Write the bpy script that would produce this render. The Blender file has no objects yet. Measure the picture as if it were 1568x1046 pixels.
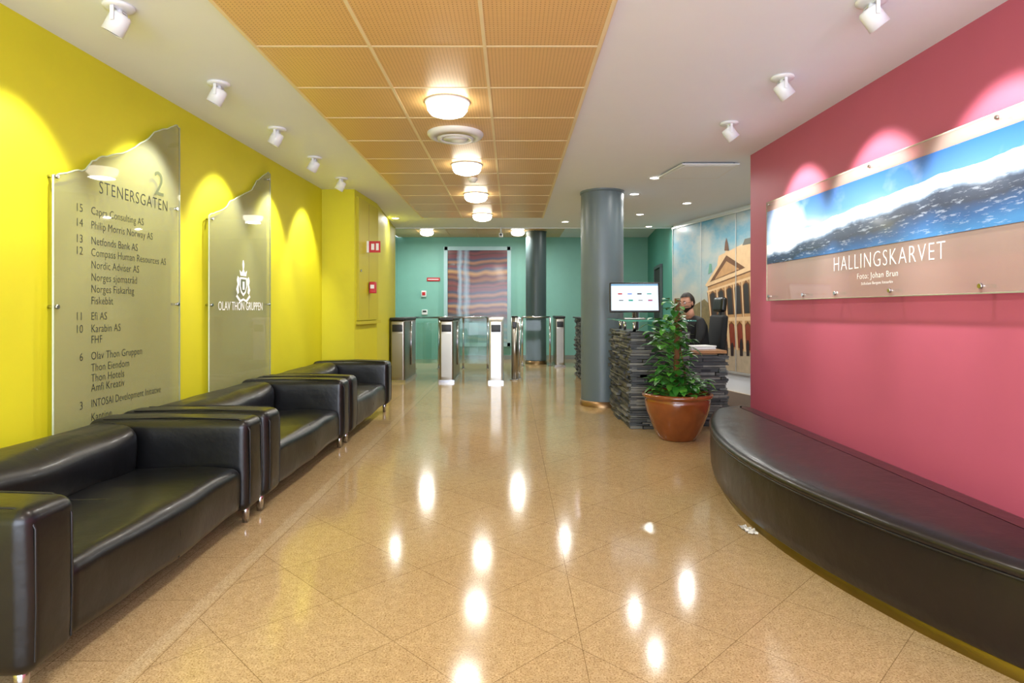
import bpy, bmesh, math, random
from mathutils import Matrix, Vector, noise
random.seed(7)
F=940.0; CX=784.0; HY=475.0; CH=1.2
R=math.radians
sc=bpy.context.scene
# ---------------------------------------------------------------- materials
def srgb(h):
    h=h.lstrip('#'); out=[]
    for i in (0,2,4):
        c=int(h[i:i+2],16)/255
        out.append(c/12.92 if c<=.04045 else ((c+.055)/1.055)**2.4)
    return (*out,1)
class NT:
    def __init__(s,name):
        s.m=bpy.data.materials.new(name); s.m.use_nodes=True
        s.t=s.m.node_tree; s.t.nodes.clear()
        s.out=s.n('ShaderNodeOutputMaterial')
    def n(s,ty,**k):
        nd=s.t.nodes.new(ty)
        for a,b in k.items():
            setattr(nd,a,b)
        return nd
    def l(s,a,b): s.t.links.new(a,b)
    def tc(s,kind='Object'): return s.n('ShaderNodeTexCoord').outputs[kind]
    def noise(s,vec,scale,detail=2,rough=.5):
        n=s.n('ShaderNodeTexNoise'); n.inputs['Scale'].default_value=scale
        n.inputs['Detail'].default_value=detail; n.inputs['Roughness'].default_value=rough
        if vec is not None: s.l(vec,n.inputs['Vector'])
        return n.outputs['Fac']
    def math(s,op,a,b=None,c=None,clamp=False):
        n=s.n('ShaderNodeMath',operation=op); n.use_clamp=clamp
        for i,x in enumerate((a,b,c)):
            if x is None: continue
            if isinstance(x,(int,float)): n.inputs[i].default_value=x
            else: s.l(x,n.inputs[i])
        return n.outputs[0]
    def mix(s,f,a,b,blend='MIX'):
        n=s.n('ShaderNodeMix',data_type='RGBA',blend_type=blend)
        for i,x in ((0,f),(6,a),(7,b)):
            if isinstance(x,(int,float,tuple)): n.inputs[i].default_value=x
            else: s.l(x,n.inputs[i])
        return n.outputs[2]
    def ramp(s,fac,stops,interp='LINEAR'):
        n=s.n('ShaderNodeValToRGB'); cr=n.color_ramp; cr.interpolation=interp
        while len(cr.elements)<len(stops): cr.elements.new(.5)
        for e,(p,c) in zip(cr.elements,stops): e.position=p; e.color=c
        s.l(fac,n.inputs[0]); return n.outputs[0]
    def bsdf(s,col,rough=.5,metal=0,coat=0,ior=1.5,bump=None,bstr=.1,bdist=.002,emit=None,es=0):
        b=s.n('ShaderNodeBsdfPrincipled')
        for k,x in (('Base Color',col),('Roughness',rough)):
            if isinstance(x,(int,float,tuple)): b.inputs[k].default_value=x
            else: s.l(x,b.inputs[k])
        b.inputs['Metallic'].default_value=metal; b.inputs['IOR'].default_value=ior
        b.inputs['Coat Weight'].default_value=coat; b.inputs['Coat Roughness'].default_value=.08
        if emit is not None:
            if isinstance(emit,tuple): b.inputs['Emission Color'].default_value=emit
            else: s.l(emit,b.inputs['Emission Color'])
            b.inputs['Emission Strength'].default_value=es
        if bump is not None:
            n=s.n('ShaderNodeBump'); n.inputs['Strength'].default_value=bstr; n.inputs['Distance'].default_value=bdist
            s.l(bump,n.inputs['Height']); s.l(n.outputs[0],b.inputs['Normal'])
        s.l(b.outputs[0],s.out.inputs[0]); return b
def pm(name,col,rough=.5,metal=0,var=.06,vs=6,bstr=0,bs=60,coat=0,emit=None,es=0,bdist=.002):
    if isinstance(col,str): col=srgb(col)
    t=NT(name); v=t.tc()
    dark=tuple(c*(1-var*2) for c in col[:3])+(1,)
    c=t.mix(t.noise(v,vs,3),dark,tuple(min(1,x*(1+var)) for x in col[:3])+(1,))
    t.bsdf(c,rough,metal,coat,bump=t.noise(v,bs,4) if bstr else None,bstr=bstr,bdist=bdist,emit=emit,es=es)
    return t.m
def glassmat(name,tint,body,fac,rough=.03,refl=.8):
    t=NT(name)
    tr=t.n('ShaderNodeBsdfTransparent'); tr.inputs[0].default_value=srgb(tint)
    di=t.n('ShaderNodeBsdfDiffuse'); 
    c=t.mix(t.noise(t.tc(),1.5,2),srgb(body),tuple(min(1,x*1.12) for x in srgb(body)[:3])+(1,)); t.l(c,di.inputs[0])
    m1=t.n('ShaderNodeMixShader'); m1.inputs[0].default_value=fac
    t.l(tr.outputs[0],m1.inputs[1]); t.l(di.outputs[0],m1.inputs[2])
    gl=t.n('ShaderNodeBsdfGlossy'); gl.inputs['Roughness'].default_value=rough
    fr=t.n('ShaderNodeFresnel'); fr.inputs[0].default_value=1.4
    ge=t.n('ShaderNodeNewGeometry')
    front=t.math('SUBTRACT',1.0,ge.outputs['Backfacing'])
    f=t.math('MULTIPLY',t.math('MULTIPLY',fr.outputs[0],front),refl)
    m2=t.n('ShaderNodeMixShader'); t.l(f,m2.inputs[0]); t.l(m1.outputs[0],m2.inputs[1]); t.l(gl.outputs[0],m2.inputs[2])
    t.l(m2.outputs[0],t.out.inputs[0]); return t.m

M_yel=pm('yellow_paint','#cdc618',.55,var=.02,bstr=.05,bs=300)
M_yel2=pm('yellow_panel_paint','#beb420',.5,var=.02)
M_pink=pm('raspberry_paint','#b2546a',.5,var=.02,bstr=.05,bs=300)
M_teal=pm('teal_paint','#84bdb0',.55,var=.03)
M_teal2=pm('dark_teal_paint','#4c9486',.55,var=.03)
M_white=pm('ceiling_white','#e6ebf2',.7,var=.01)
M_wm=pm('white_metal','#dfe2e5',.35,var=.01)
M_blk=pm('black_plastic','#131313',.4)
M_dark=pm('dark_cavity','#1c1c1e',.6)
M_leather=pm('black_leather','#0a0b0d',.34,var=.15,bstr=.22,bs=7,bdist=.02,coat=.06)
M_bench=pm('bench_leather','#140f11',.34,var=.2,bstr=.35,bs=6,bdist=.02,coat=.08)
M_chrome=pm('brushed_chrome','#c8c8ca',.18,1,var=.02)
M_steel=pm('brushed_steel','#a29c90',.3,1,var=.04)
M_steelw=pm('light_steel','#dcdcda',.35,.6,var=.03)
M_brass=pm('brass','#8f7a40',.4,1,var=.1)
M_copper=pm('copper_trim','#9a7a55',.35,.8)
M_col=pm('column_blue_grey','#5d6b70',.38,var=.04)
M_col2=pm('column_dark','#465556',.4,var=.04)
M_glass=glassmat('clear_glass','#f3faf8','#a8c8c0',.04)
M_gsign=glassmat('sign_glass','#f4f4ea','#a8ab90',.28,refl=.7)
M_gpan=glassmat('panorama_glass','#f4ecea','#c4b0a6',.36,refl=.6)
M_gedge=pm('glass_edge_green','#b9c4a4',.15,coat=.5)
M_gedge2=pm('counter_edge_green','#4fa596',.15,coat=.5)
M_txt=pm('text_dark_grey','#1b1e12',.6)
M_txt2=pm('text_mid_grey','#5c6240',.5)
M_txtw=pm('text_white','#f4f4ee',.5)
M_red=pm('sign_red','#c3222a',.4)
M_signw=pm('sign_white','#f2f2f2',.4)
M_pot=pm('glazed_terracotta','#82451f',.2,var=.25,vs=7,coat=.5)
M_soil=pm('soil','#2a1c12',.9,bstr=.5,bs=80)
M_leaf=pm('leaf_green','#2b6f20',.4,var=.4,vs=14,coat=.05)
M_leaf2=pm('leaf_light','#5aa036',.4,var=.3,vs=14)
M_stem=pm('coir_pole','#6b4526',.9,bstr=.8,bs=90)
M_slate=pm('slate','#464846',.55,var=.4,vs=9,bstr=.4,bs=40)
M_slate2=pm('slate_light','#7a7a72',.55,var=.4,vs=9,bstr=.4,bs=40)
M_wood=pm('desk_wood','#a87848',.4,var=.15)
M_carpet=pm('brown_carpet','#5c4a3c',.95,var=.2,vs=60)
M_frame=pm('pale_blue_frame','#a9cbd0',.4)
M_skin=pm('skin','#c79075',.5)
M_hair=pm('dark_hair','#20160f',.6,bstr=.6,bs=120)
M_shirt=pm('black_shirt','#17181b',.8,bstr=.3,bs=40)
M_trs=pm('dark_trousers','#20242c',.8)
M_paper=pm('tissue_paper','#ecebe6',.8,bstr=.5,bs=60)
M_lamp=pm('lamp_diffuser','#ffffff',.4,emit=srgb('#fff4dc'),es=14)
M_dl=pm('downlight_lens','#ffffff',.4,emit=srgb('#fff6e6'),es=12)
M_base=pm('skirting_steel','#8b8f86',.4,.3)
M_tbar=pm('ceiling_t_bar','#ead9ae',.5)

def wood_mat():
    t=NT('perforated_wood'); v=t.tc()
    sp=t.n('ShaderNodeSeparateXYZ'); t.l(v,sp.inputs[0])
    P=.0213
    def fr(o):
        a=t.math('FRACT',t.math('DIVIDE',o,P)); return t.math('SUBTRACT',a,.5)
    x=fr(sp.outputs[0]); y=fr(sp.outputs[1])
    d=t.math('SQRT',t.math('ADD',t.math('MULTIPLY',x,x),t.math('MULTIPLY',y,y)))
    hole=t.math('LESS_THAN',d,.17)
    mp=t.n('ShaderNodeMapping'); mp.inputs['Scale'].default_value=(2,30,2); t.l(v,mp.inputs[0])
    g=t.noise(mp.outputs[0],3,4)
    c=t.mix(g,srgb('#d6ad70'),srgb('#e2bd83'))
    c=t.mix(hole,c,srgb('#a07845'))
    t.bsdf(c,.35); return t.m
M_pwood=wood_mat()
def floor_mat():
    t=NT('polished_granite_tiles'); v=t.tc()
    sp=t.n('ShaderNodeSeparateXYZ'); t.l(v,sp.inputs[0])
    def brick(rot,off):
        mp=t.n('ShaderNodeMapping'); mp.inputs['Rotation'].default_value=(0,0,rot); mp.inputs['Location'].default_value=off
        t.l(v,mp.inputs[0])
        b=t.n('ShaderNodeTexBrick'); b.offset=0; b.squash=1
        b.inputs['Scale'].default_value=1; b.inputs['Mortar Size'].default_value=.0016
        b.inputs['Brick Width'].default_value=.44; b.inputs['Row Height'].default_value=.44
        b.inputs['Mortar Smooth'].default_value=.2
        b.inputs['Color1'].default_value=srgb('#bda57c'); b.inputs['Color2'].default_value=srgb('#b8a078')
        b.inputs['Mortar'].default_value=srgb('#8f7854')
        t.l(mp.outputs[0],b.inputs['Vector']); return b.outputs['Color']
    d=brick(R(45),(.12,.05,0)); a=brick(0,(.25,.1,0))
    left=t.math('LESS_THAN',sp.outputs[0],-1.22)
    c=t.mix(left,d,a)
    def band(x0,w):
        return t.math('LESS_THAN',t.math('ABSOLUTE',t.math('SUBTRACT',sp.outputs[0],x0)),w)
    c=t.mix(band(.25,.0014),c,srgb('#8f7854'))
    c=t.mix(band(-1.26,.03),c,srgb('#c0ab85'))
    c=t.mix(band(-1.22,.0015),c,srgb('#8f7854'))
    n1=t.ramp(t.noise(v,150,3,.75),[(.36,(.46,.36,.25,1)),(.48,(.93,.92,.88,1)),(.56,(1,1,1,1)),(.68,(1.35,1.35,1.36,1))])
    c=t.mix(.9,c,n1,'MULTIPLY')
    n3=t.ramp(t.noise(v,26,4,.7),[(.35,(.86,.83,.78,1)),(.65,(1.08,1.08,1.08,1))])
    c=t.mix(.9,c,n3,'MULTIPLY')
    n2=t.ramp(t.noise(v,1.1,3),[(.3,(.9,.88,.84,1)),(.7,(1.05,1.05,1.05,1))])
    c=t.mix(.8,c,n2,'MULTIPLY')
    r=t.math('MULTIPLY_ADD',t.noise(v,60,3),.06,.085)
    t.bsdf(c,r,ior=1.33); return t.m
M_floor=floor_mat()

# ---------------------------------------------------------------- mesh builder
class MB:
    def __init__(s): s.v=[];s.f=[];s.m=[];s.s=[];s.mats=[]
    def mi(s,m):
        if m not in s.mats: s.mats.append(m)
        return s.mats.index(m)
    def add(s,vs,fs,mat,smooth=False,M=None):
        o=len(s.v)
        for p in vs:
            p=Vector(p)
            s.v.append(M@p if M is not None else p)
        k=s.mi(mat)
        for i,f in enumerate(fs):
            s.f.append([a+o for a in f]); s.m.append(k); s.s.append(smooth)
    def box(s,c,d,mat,M=None):
        x,y,z=[a/2 for a in d]; cx,cy,cz=c
        vs=[(cx+i*x,cy+j*y,cz+k*z) for i in(-1,1) for j in(-1,1) for k in(-1,1)]
        s.add(vs,[(0,1,3,2),(4,6,7,5),(0,4,5,1),(2,3,7,6),(0,2,6,4),(1,5,7,3)],mat,False,M)
    def rbox(s,c,d,r,mat,bulge=(0,0,0),seg=4,m=6,M=None,wob=0):
        h=[a/2 for a in d]; r=min(r,min(h)*.98)
        ax=[]
        for i in range(3):
            a=h[i]-r; e=[a+r*math.tan(R(45)*k/seg) for k in range(seg+1)]
            mid=[-a+2*a*k/m for k in range(1,m)]
            ax.append([-x for x in reversed(e)]+mid+e)
        idx={};vs=[];fs=[]
        def V(p):
            k=tuple(round(x,6) for x in p)
            if k in idx: return idx[k]
            inn=[max(-(h[i]-r),min(h[i]-r,p[i])) for i in range(3)]
            dv=Vector([p[i]-inn[i] for i in range(3)])
            if dv.length>0: dv=dv.normalized()*r
            q=[inn[i]+dv[i] for i in range(3)]
            q2=list(q)
            for i in range(3):
                if bulge[i]:
                    w=1
                    for j in range(3):
                        if j!=i: w*=1-min(1,abs(q[j]/h[j]))**2.5
                    q2[i]+=bulge[i]*q[i]/h[i]*w
            pv=Vector([c[i]+q2[i] for i in range(3)])
            if wob: 
                nz=noise.noise_vector(pv*3.1)*wob; pv+=nz
            idx[k]=len(vs); vs.append(pv); return idx[k]
        for a in range(3):
            b,g=(a+1)%3,(a+2)%3
            for sg in(-1,1):
                for i in range(len(ax[b])-1):
                    for j in range(len(ax[g])-1):
                        q=[]
                        for (u,w) in((i,j),(i+1,j),(i+1,j+1),(i,j+1)):
                            p=[0,0,0];p[a]=sg*h[a];p[b]=ax[b][u];p[g]=ax[g][w];q.append(V(p))
                        if sg<0:q.reverse()
                        fs.append(q)
        s.add(vs,fs,mat,True,M)
    def cyl(s,p0,p1,r0,r1,mat,n=24,caps=True,M=None):
        p0=Vector(p0);p1=Vector(p1);z=(p1-p0).normalized()
        x=z.orthogonal().normalized();y=z.cross(x)
        vs=[];
        for p,r in((p0,r0),(p1,r1)):
            for k in range(n):
                a=2*math.pi*k/n; vs.append(p+x*math.cos(a)*r+y*math.sin(a)*r)
        s.add(vs,[(k,(k+1)%n,n+(k+1)%n,n+k) for k in range(n)],mat,True,M)
        if caps:
            s.add(vs[:n],[list(range(n))[::-1]],mat,False,M); s.add(vs[n:],[list(range(n))],mat,False,M)
    def lathe(s,prof,mat,c=(0,0,0),n=40,M=None,smooth=True):
        vs=[];fs=[]
        for r,z in prof:
            for k in range(n):
                a=2*math.pi*k/n; vs.append((c[0]+r*math.cos(a),c[1]+r*math.sin(a),c[2]+z))
        for i in range(len(prof)-1):
            for k in range(n):
                fs.append((i*n+k,i*n+(k+1)%n,(i+1)*n+(k+1)%n,(i+1)*n+k))
        s.add(vs,fs,mat,smooth,M)
    def prism(s,poly,z0,z1,mat,M=None):
        n=len(poly)
        vs=[(p[0],p[1],z0) for p in poly]+[(p[0],p[1],z1) for p in poly]
        s.add(vs,[list(range(n))[::-1],list(range(n,2*n))]+[(k,(k+1)%n,n+(k+1)%n,n+k) for k in range(n)],mat,False,M)
    def tube(s,pts,r,mat,n=8,M=None,closed=False):
        pts=[Vector(p) for p in pts];N=len(pts);vs=[];fs=[]
        for i,p in enumerate(pts):
            a=pts[(i-1)%N] if (i>0 or closed) else p; b=pts[(i+1)%N] if (i<N-1 or closed) else p
            t=(b-a).normalized(); up=Vector((0,0,1)) if abs(t.z)<.9 else Vector((1,0,0))
            x=t.cross(up).normalized();y=x.cross(t)
            rr=r[i] if isinstance(r,list) else r
            for k in range(n):
                an=2*math.pi*k/n; vs.append(p+x*math.cos(an)*rr+y*math.sin(an)*rr)
        for i in range(N if closed else N-1):
            j=(i+1)%N
            for k in range(n): fs.append((i*n+k,i*n+(k+1)%n,j*n+(k+1)%n,j*n+k))
        s.add(vs,fs,mat,True,M)
    def sphere(s,c,r,mat,n=16,M=None):
        if not hasattr(r,'__len__'): r=(r,r,r)
        vs=[];fs=[];m=n//2
        for i in range(m+1):
            th=math.pi*i/m
            for k in range(n):
                a=2*math.pi*k/n
                vs.append((c[0]+r[0]*math.sin(th)*math.cos(a),c[1]+r[1]*math.sin(th)*math.sin(a),c[2]+r[2]*math.cos(th)))
        for i in range(m):
            for k in range(n): fs.append((i*n+k,(i+1)*n+k,(i+1)*n+(k+1)%n,i*n+(k+1)%n))
        s.add(vs,fs,mat,True,M)
    def text(s,body,size,mat,M,sp=1.0,align='LEFT',xs=1.0,thin=.01):
        cu=bpy.data.curves.new('tmp','FONT'); cu.body=body; cu.size=size; cu.space_character=sp; cu.align_x=align
        cu.resolution_u=3; cu.offset=-thin*size; cu.extrude=.0004
        ob=bpy.data.objects.new('tmp',cu); sc.collection.objects.link(ob)
        dg=bpy.context.evaluated_depsgraph_get()
        me=bpy.data.meshes.new_from_object(ob.evaluated_get(dg))
        s.add([(v.co.x*xs,v.co.y,v.co.z) for v in me.vertices],[list(p.vertices) for p in me.polygons],mat,False,M)
        bpy.data.objects.remove(ob); bpy.data.curves.remove(cu); bpy.data.meshes.remove(me)
    def obj(s,name,loc=(0,0,0),rot=0,parent=None,world=False,recalc=True):
        me=bpy.data.meshes.new(name)
        off=Vector(loc) if world else Vector((0,0,0))
        me.from_pydata([tuple(v-off) for v in s.v],[],s.f)
        for m in s.mats: me.materials.append(m)
        for p,k,sm in zip(me.polygons,s.m,s.s): p.material_index=k; p.use_smooth=sm
        me.validate()
        if recalc:
            bm=bmesh.new(); bm.from_mesh(me)
            bmesh.ops.remove_doubles(bm,verts=bm.verts,dist=1e-6)
            bmesh.ops.recalc_face_normals(bm,faces=bm.faces); bm.to_mesh(me); bm.free()
        ob=bpy.data.objects.new(name,me); sc.collection.objects.link(ob)
        ob.location=loc
        ob.rotation_euler=(0,0,rot) if not hasattr(rot,'__len__') else rot
        if parent: ob.parent=parent
        return ob
def empty(name,loc=(0,0,0),rot=(0,0,0)):
    e=bpy.data.objects.new(name,None); e.empty_display_size=.1; sc.collection.objects.link(e)
    e.location=loc; e.rotation_euler=rot; return e
def frame(o,u,n):
    u=Vector(u).normalized(); n=Vector(n).normalized()
    return Matrix(((u.x,0,n.x,o[0]),(u.y,0,n.y,o[1]),(u.z,1,n.z,o[2]),(0,0,0,1)))
def light(name,kind,loc,parent,energy,color=(1,1,1),rot=(0,0,0),**k):
    d=bpy.data.lights.new(name,kind); d.energy=energy; d.color=color
    for a,b in k.items(): setattr(d,a,b)
    o=bpy.data.objects.new(name,d); sc.collection.objects.link(o); o.location=loc; o.rotation_euler=rot
    if parent: o.parent=parent
    return o

# ---------------------------------------------------------------- room shell
H=2.7; BY=15.0; HB=2.98
b=MB(); b.box((.7,6.5,-.05),(7.2,17.2,.1),M_floor); b.obj('floor')
b=MB()
b.box((.85,4.6,H+.2),(7.1,13.2,.4),M_white)
b.box((.85,13.2,HB+.06),(7.1,4.0,.12),M_white)
b.obj('ceiling')
b=MB(); b.prism([(-2.59-.06,-2),(-2.36,7.6),(-2.36,7.62),(-2.9,7.62),(-2.9,-2)],0,H,M_yel); b.obj('wall_left')
b=MB(); b.prism([(-2.9,7.62),(-1.955,7.62),(-1.9,8.65),(-2.12,11.0),(-2.12,11.15),(-2.9,11.15)],0,H,M_yel); b.obj('wall_left_projection')
b=MB(); b.box((-2.85,13.1,1.49),(.1,3.9,2.98),M_teal); b.obj('wall_left_rear')
b=MB(); b.box((.55,BY+.06,1.49),(6.9,.12,2.98),M_teal); b.obj('wall_back')
b=MB(); b.prism([(2.49+.06,-2),(2.49-.03*5.95,5.95),(2.49-.03*5.95+.16,5.95),(2.8,-2)],0,H,M_pink); b.obj('wall_right')
b=MB(); b.box((3.38,5.92,1.35),(1.8,.06,2.7),M_white); b.obj('wall_reception_front')
b=MB(); b.prism([(2.85,10.85),(4.05,5.98),(4.25,5.98),(3.05,10.85)],0,H,M_white); b.obj('wall_reception_side')
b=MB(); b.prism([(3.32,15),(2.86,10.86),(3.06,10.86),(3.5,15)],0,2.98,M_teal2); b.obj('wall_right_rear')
b=MB(); 
u=Vector((2.86-3.32,10.86-15,0)).normalized(); n=Vector((u.y,-u.x,0))
M=frame((3.32,15,0),u,n)
b.box((2.2,1.02,.03),(.95,2.04,.03),M_dark,M); 
for dx in(-.5,.5): b.box((2.2+dx,1.04,.03),(.06,2.08,.05),M_col2,M)
b.box((2.2,2.1,.03),(1.06,.06,.05),M_col2,M)
b.box((1.91,1.0,.08),(.13,.02,.02),M_chrome,M); b.cyl((1.85,1.0,.04),(1.85,1.0,.08),.012,.012,M_chrome,M=M)
b.obj('door_1')
b=MB()
b.box((-.05,-2.04,.06),(5.3,.08,.12),M_col2); b.box((-.05,-2.04,2.62),(5.3,.08,.16),M_col2)
for x in(-2.62,-1.3,0,1.3,2.55): b.box((x,-2.04,1.35),(.07,.08,2.5),M_col2)
b.obj('window_1')
b=MB(); b.box((.7,BY-.012,.05),(5.0,.02,.1),M_base); b.obj('baseboard_back')
b=MB(); b.box((.85,11.195,H+.135),(6.9,.03,.29),M_white); b.obj('trim_1')
b=MB(); b.prism([(2.02,6.95),(3.72,6.95),(3.0,10.0),(2.02,10.0)],.001,.006,M_carpet); b.obj('carpet')

# wooden ceiling panels
b=MB(); W=.643; x0=-1.44
b.box((x0+1.5*W,4.1,H-.004),(3*W+.04,11.66,.008),M_tbar)
ys=[3.447+.64*k for k in range(-8,10)]
for y in ys:
    for i in range(3):
        b.box((x0+(i+.5)*W,y+.32,H-.012),(W-.02,.64-.02,.016),M_pwood)
    b.box((x0+1.5*W,y,H-.0115),(3*W,.018,.021),M_tbar)
for i in range(4): b.box((x0+i*W,4.1,H-.012),(.02,11.6,.021),M_tbar)
b.obj('ceiling_wood_panels')
b=MB(); b.box((-.8,13.1,HB-.004),(3.9,3.6,.008),M_tbar)
for i in range(6):
    for j in range(5): b.box((-.8-1.62+i*.65,11.75+j*.68,HB-.012),(.63,.66,.016),M_pwood)
b.obj('ceiling_wood_panels')

# ---------------------------------------------------------------- lamps
WL=srgb('#fbfaf6')[:3]
def dome(x,y,z,e,r=.142):
    p=empty('ceiling_dome_lamp',(x,y,z-.02))
    b=MB(); b.lathe([(0,0),(r+.02,0),(r+.02,-.010),(r,-.012)],M_wm)
    b.lathe([(r,-.008),(r*1.03,-.025),(r*1.0,-.055),(r*.86,-.082),(r*.55,-.098),(0,-.104)],M_lamp)
    b.obj('diffuser',parent=p)
    light('lamp_light','AREA',(0,0,-.112),p,e,WL,shape='DISK',size=r*1.6)
for y in(4.37,6.25,7.83,9.5): dome(-.46,y,H,12)
dome(-.46,2.3,H,12); dome(-.46,.2,H,12)
dome(-1.9,13.7,HB,30); dome(.13,13.7,HB,30)
def spot(x,y,side,e=80,aim=27,cone=72,blend=.5):
    p=empty('ceiling_spotlight',(x,y,H))
    b=MB(); k=.86
    b.lathe([(0,0),(.082*k,0),(.084*k,-.006),(.08*k,-.014),(.06*k,-.018),(0,-.018)],M_wm)
    b.cyl((0,0,-.018),(0,0,-.045),.016,.016,M_wm)
    A=Matrix.Translation((side*.01,0,-.088))@Matrix.Rotation(R(-(aim+1)*side),4,'Y')@Matrix.Scale(k,4)
    b.lathe([(0,.065),(.045,.062),(.055,.05),(.058,-.06),(.052,-.06),(.05,-.02)],M_wm,M=A,n=32)
    b.lathe([(.0515,-.056),(.05,-.03),(.03,.0)],M_blk,M=A,n=32)
    b.lathe([(0,-.005),(.035,-.005)],M_dl,M=A,n=24)
    for s in(-1,1): b.box((0,s*.063*k,-.055),(.018,.005,.07),M_wm)
    b.box((0,0,-.022),(.018,.11,.006),M_wm)
    b.obj('housing',parent=p)
    L=A@Vector((0,0,-.07))
    light('spot_beam','SPOT',L,p,e,WL,rot=(0,R(-aim*side),0),spot_size=R(cone),spot_blend=blend,shadow_soft_size=.04)
for y in(1.0,2.03,3.03,4.06,5.07,6.03,6.98): spot(-1.94,y,-1)
for y in(.98,1.98,2.97,3.95,4.92): spot(1.74,y,1,105,36,70,.45)
def down(x,y,z=H,e=8):
    p=empty('recessed_downlight',(x,y,z))
    b=MB(); b.lathe([(0,-.004),(.055,-.004)],M_dl,n=24); b.lathe([(.055,-.002),(.058,-.008),(.075,-.006),(.078,0)],M_wm,n=24)
    b.obj('trim_ring',parent=p)
    light('downlight_beam','AREA',(0,0,-.012),p,e,WL,shape='DISK',size=.11)
down(1.62,6.95);down(1.58,7.92);down(2.45,11.0);down(2.45,8.6,e=15);down(3.0,7.2,e=15);down(2.0,9.6,e=15)
down(1.5,12.9,HB,20);down(-1.9,10.0,e=8);down(.9,10.4,e=12)
light('entrance_fill_light','AREA',(-.05,-1.9,1.4),None,285,srgb('#e2ecff')[:3],rot=(R(90),0,0),shape='RECTANGLE',size=4.6,size_y=2.3)  # area lamp added at the unseen entrance to fill the room

b=MB(); b.lathe([(0,-.05),(.10,-.05),(.10,-.04),(.115,-.035),(.115,-.052),(.15,-.052),(.15,-.036),(.165,-.034),(.165,-.048),(.22,-.03),(.235,-.012),(.235,-.0)],M_wm,n=48)
b.obj('ceiling_air_vent',(-.475,5.15,H-.02))
b=MB(); b.lathe([(0,-.05),(.03,-.05),(.045,-.03),(.055,-.02),(.055,0)],M_wm,n=24); b.obj('smoke_detector',(-.44,6.88,H-.02))
b=MB(); b.prism([(1.72,6.2),(2.3,6.2),(2.3,6.85),(1.62,6.85)],H-.03,H-.018,M_wm)
b.prism([(1.76,6.24),(2.27,6.24),(2.27,6.81),(1.67,6.81)],H-.033,H-.029,M_white)
for p_ in((1.75,6.25),(2.26,6.25),(2.26,6.8),(1.67,6.8)): b.cyl((p_[0],p_[1],H-.03),(p_[0],p_[1],H),.01,.01,M_chrome,n=10)
b.obj('ceiling_hatch')
b=MB(); b.cyl((0,0,0),(0,0,-.12),.015,.015,M_wm); b.rbox((0,-.04,-.15),(.07,.16,.07),.015,M_wm,m=1); b.cyl((0,-.12,-.15),(0,-.135,-.15),.022,.022,M_blk)
b.obj('security_camera',(-.2,11.1,H))

# ---------------------------------------------------------------- columns
def column(x,y,r,h,m):
    b=MB(); b.lathe([(r+.012,0),(r+.012,.07),(r+.002,.072)],M_copper,n=64); b.lathe([(r,.07),(r,h)],m,n=64)
    b.lathe([(r,h-.03),(r+.01,h-.03),(r+.01,h)],m,n=64)
    b.obj('column',(x,y,0))
column(1.145,7.8,.268,H,M_col); column(.54,13.8,.23,HB,M_col2)

# ---------------------------------------------------------------- sofas
def sofa(y0,L=1.83):
    b=MB(); D=.88
    ah=.60; aw=.215; il=L-2*aw
    b.rbox((-D/2,L/2,.17),(D-.08,L-.06,.12),.02,M_leather,m=2)
    b.rbox((-D+.10,L/2,.345),(.20,L-.02,.48),.06,M_leather,m=10,wob=.008)
    for s in(0,1):
        yc=aw/2 if s==0 else L-aw/2
        b.rbox((-D/2,yc,.35),(D,aw,ah-.10),.045,M_leather,bulge=(.008,.01,.012),m=8,wob=.006)
        for q_ in(-aw/2+.03,aw/2-.033):
            b.tube([(.002,yc+q_,.14),(.006,yc+q_,.30),(.004,yc+q_,.54),(-.02,yc+q_,.585),(-.06,yc+q_,.603),(-.4,yc+q_,.612),(-.8,yc+q_,.602)],.0035,M_blk,n=6)
    b.rbox((-.355,L/2,.225),(.66,il+.004,.255),.05,M_leather,bulge=(.012,0,.022),m=14,wob=.016)
    b.rbox((-.70,L/2,.44),(.26,il+.004,.30),.085,M_leather,bulge=(.03,0,.012),m=14,wob=.022)
    b.tube([(-.018,L/2,.12),(-.010,L/2,.22),(-.018,L/2,.31),(-.05,L/2,.352),(-.15,L/2,.368),(-.35,L/2,.372),(-.56,L/2,.366)],.004,M_blk,n=6)
    b.tube([(-.56,L/2,.37),(-.545,L/2,.45),(-.575,L/2,.545),(-.64,L/2,.592),(-.75,L/2,.600)],.004,M_blk,n=6)
    for x in(-.07,-D+.08):
        for y in(.07,L-.07):
            b.cyl((x,y,0),(x,y,.125),.018,.024,M_chrome,n=20)
    return b.obj('sofa',(-1.44,y0,0))
sofa(1.82,1.73);sofa(3.61,1.83);sofa(5.50,1.83)

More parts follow.
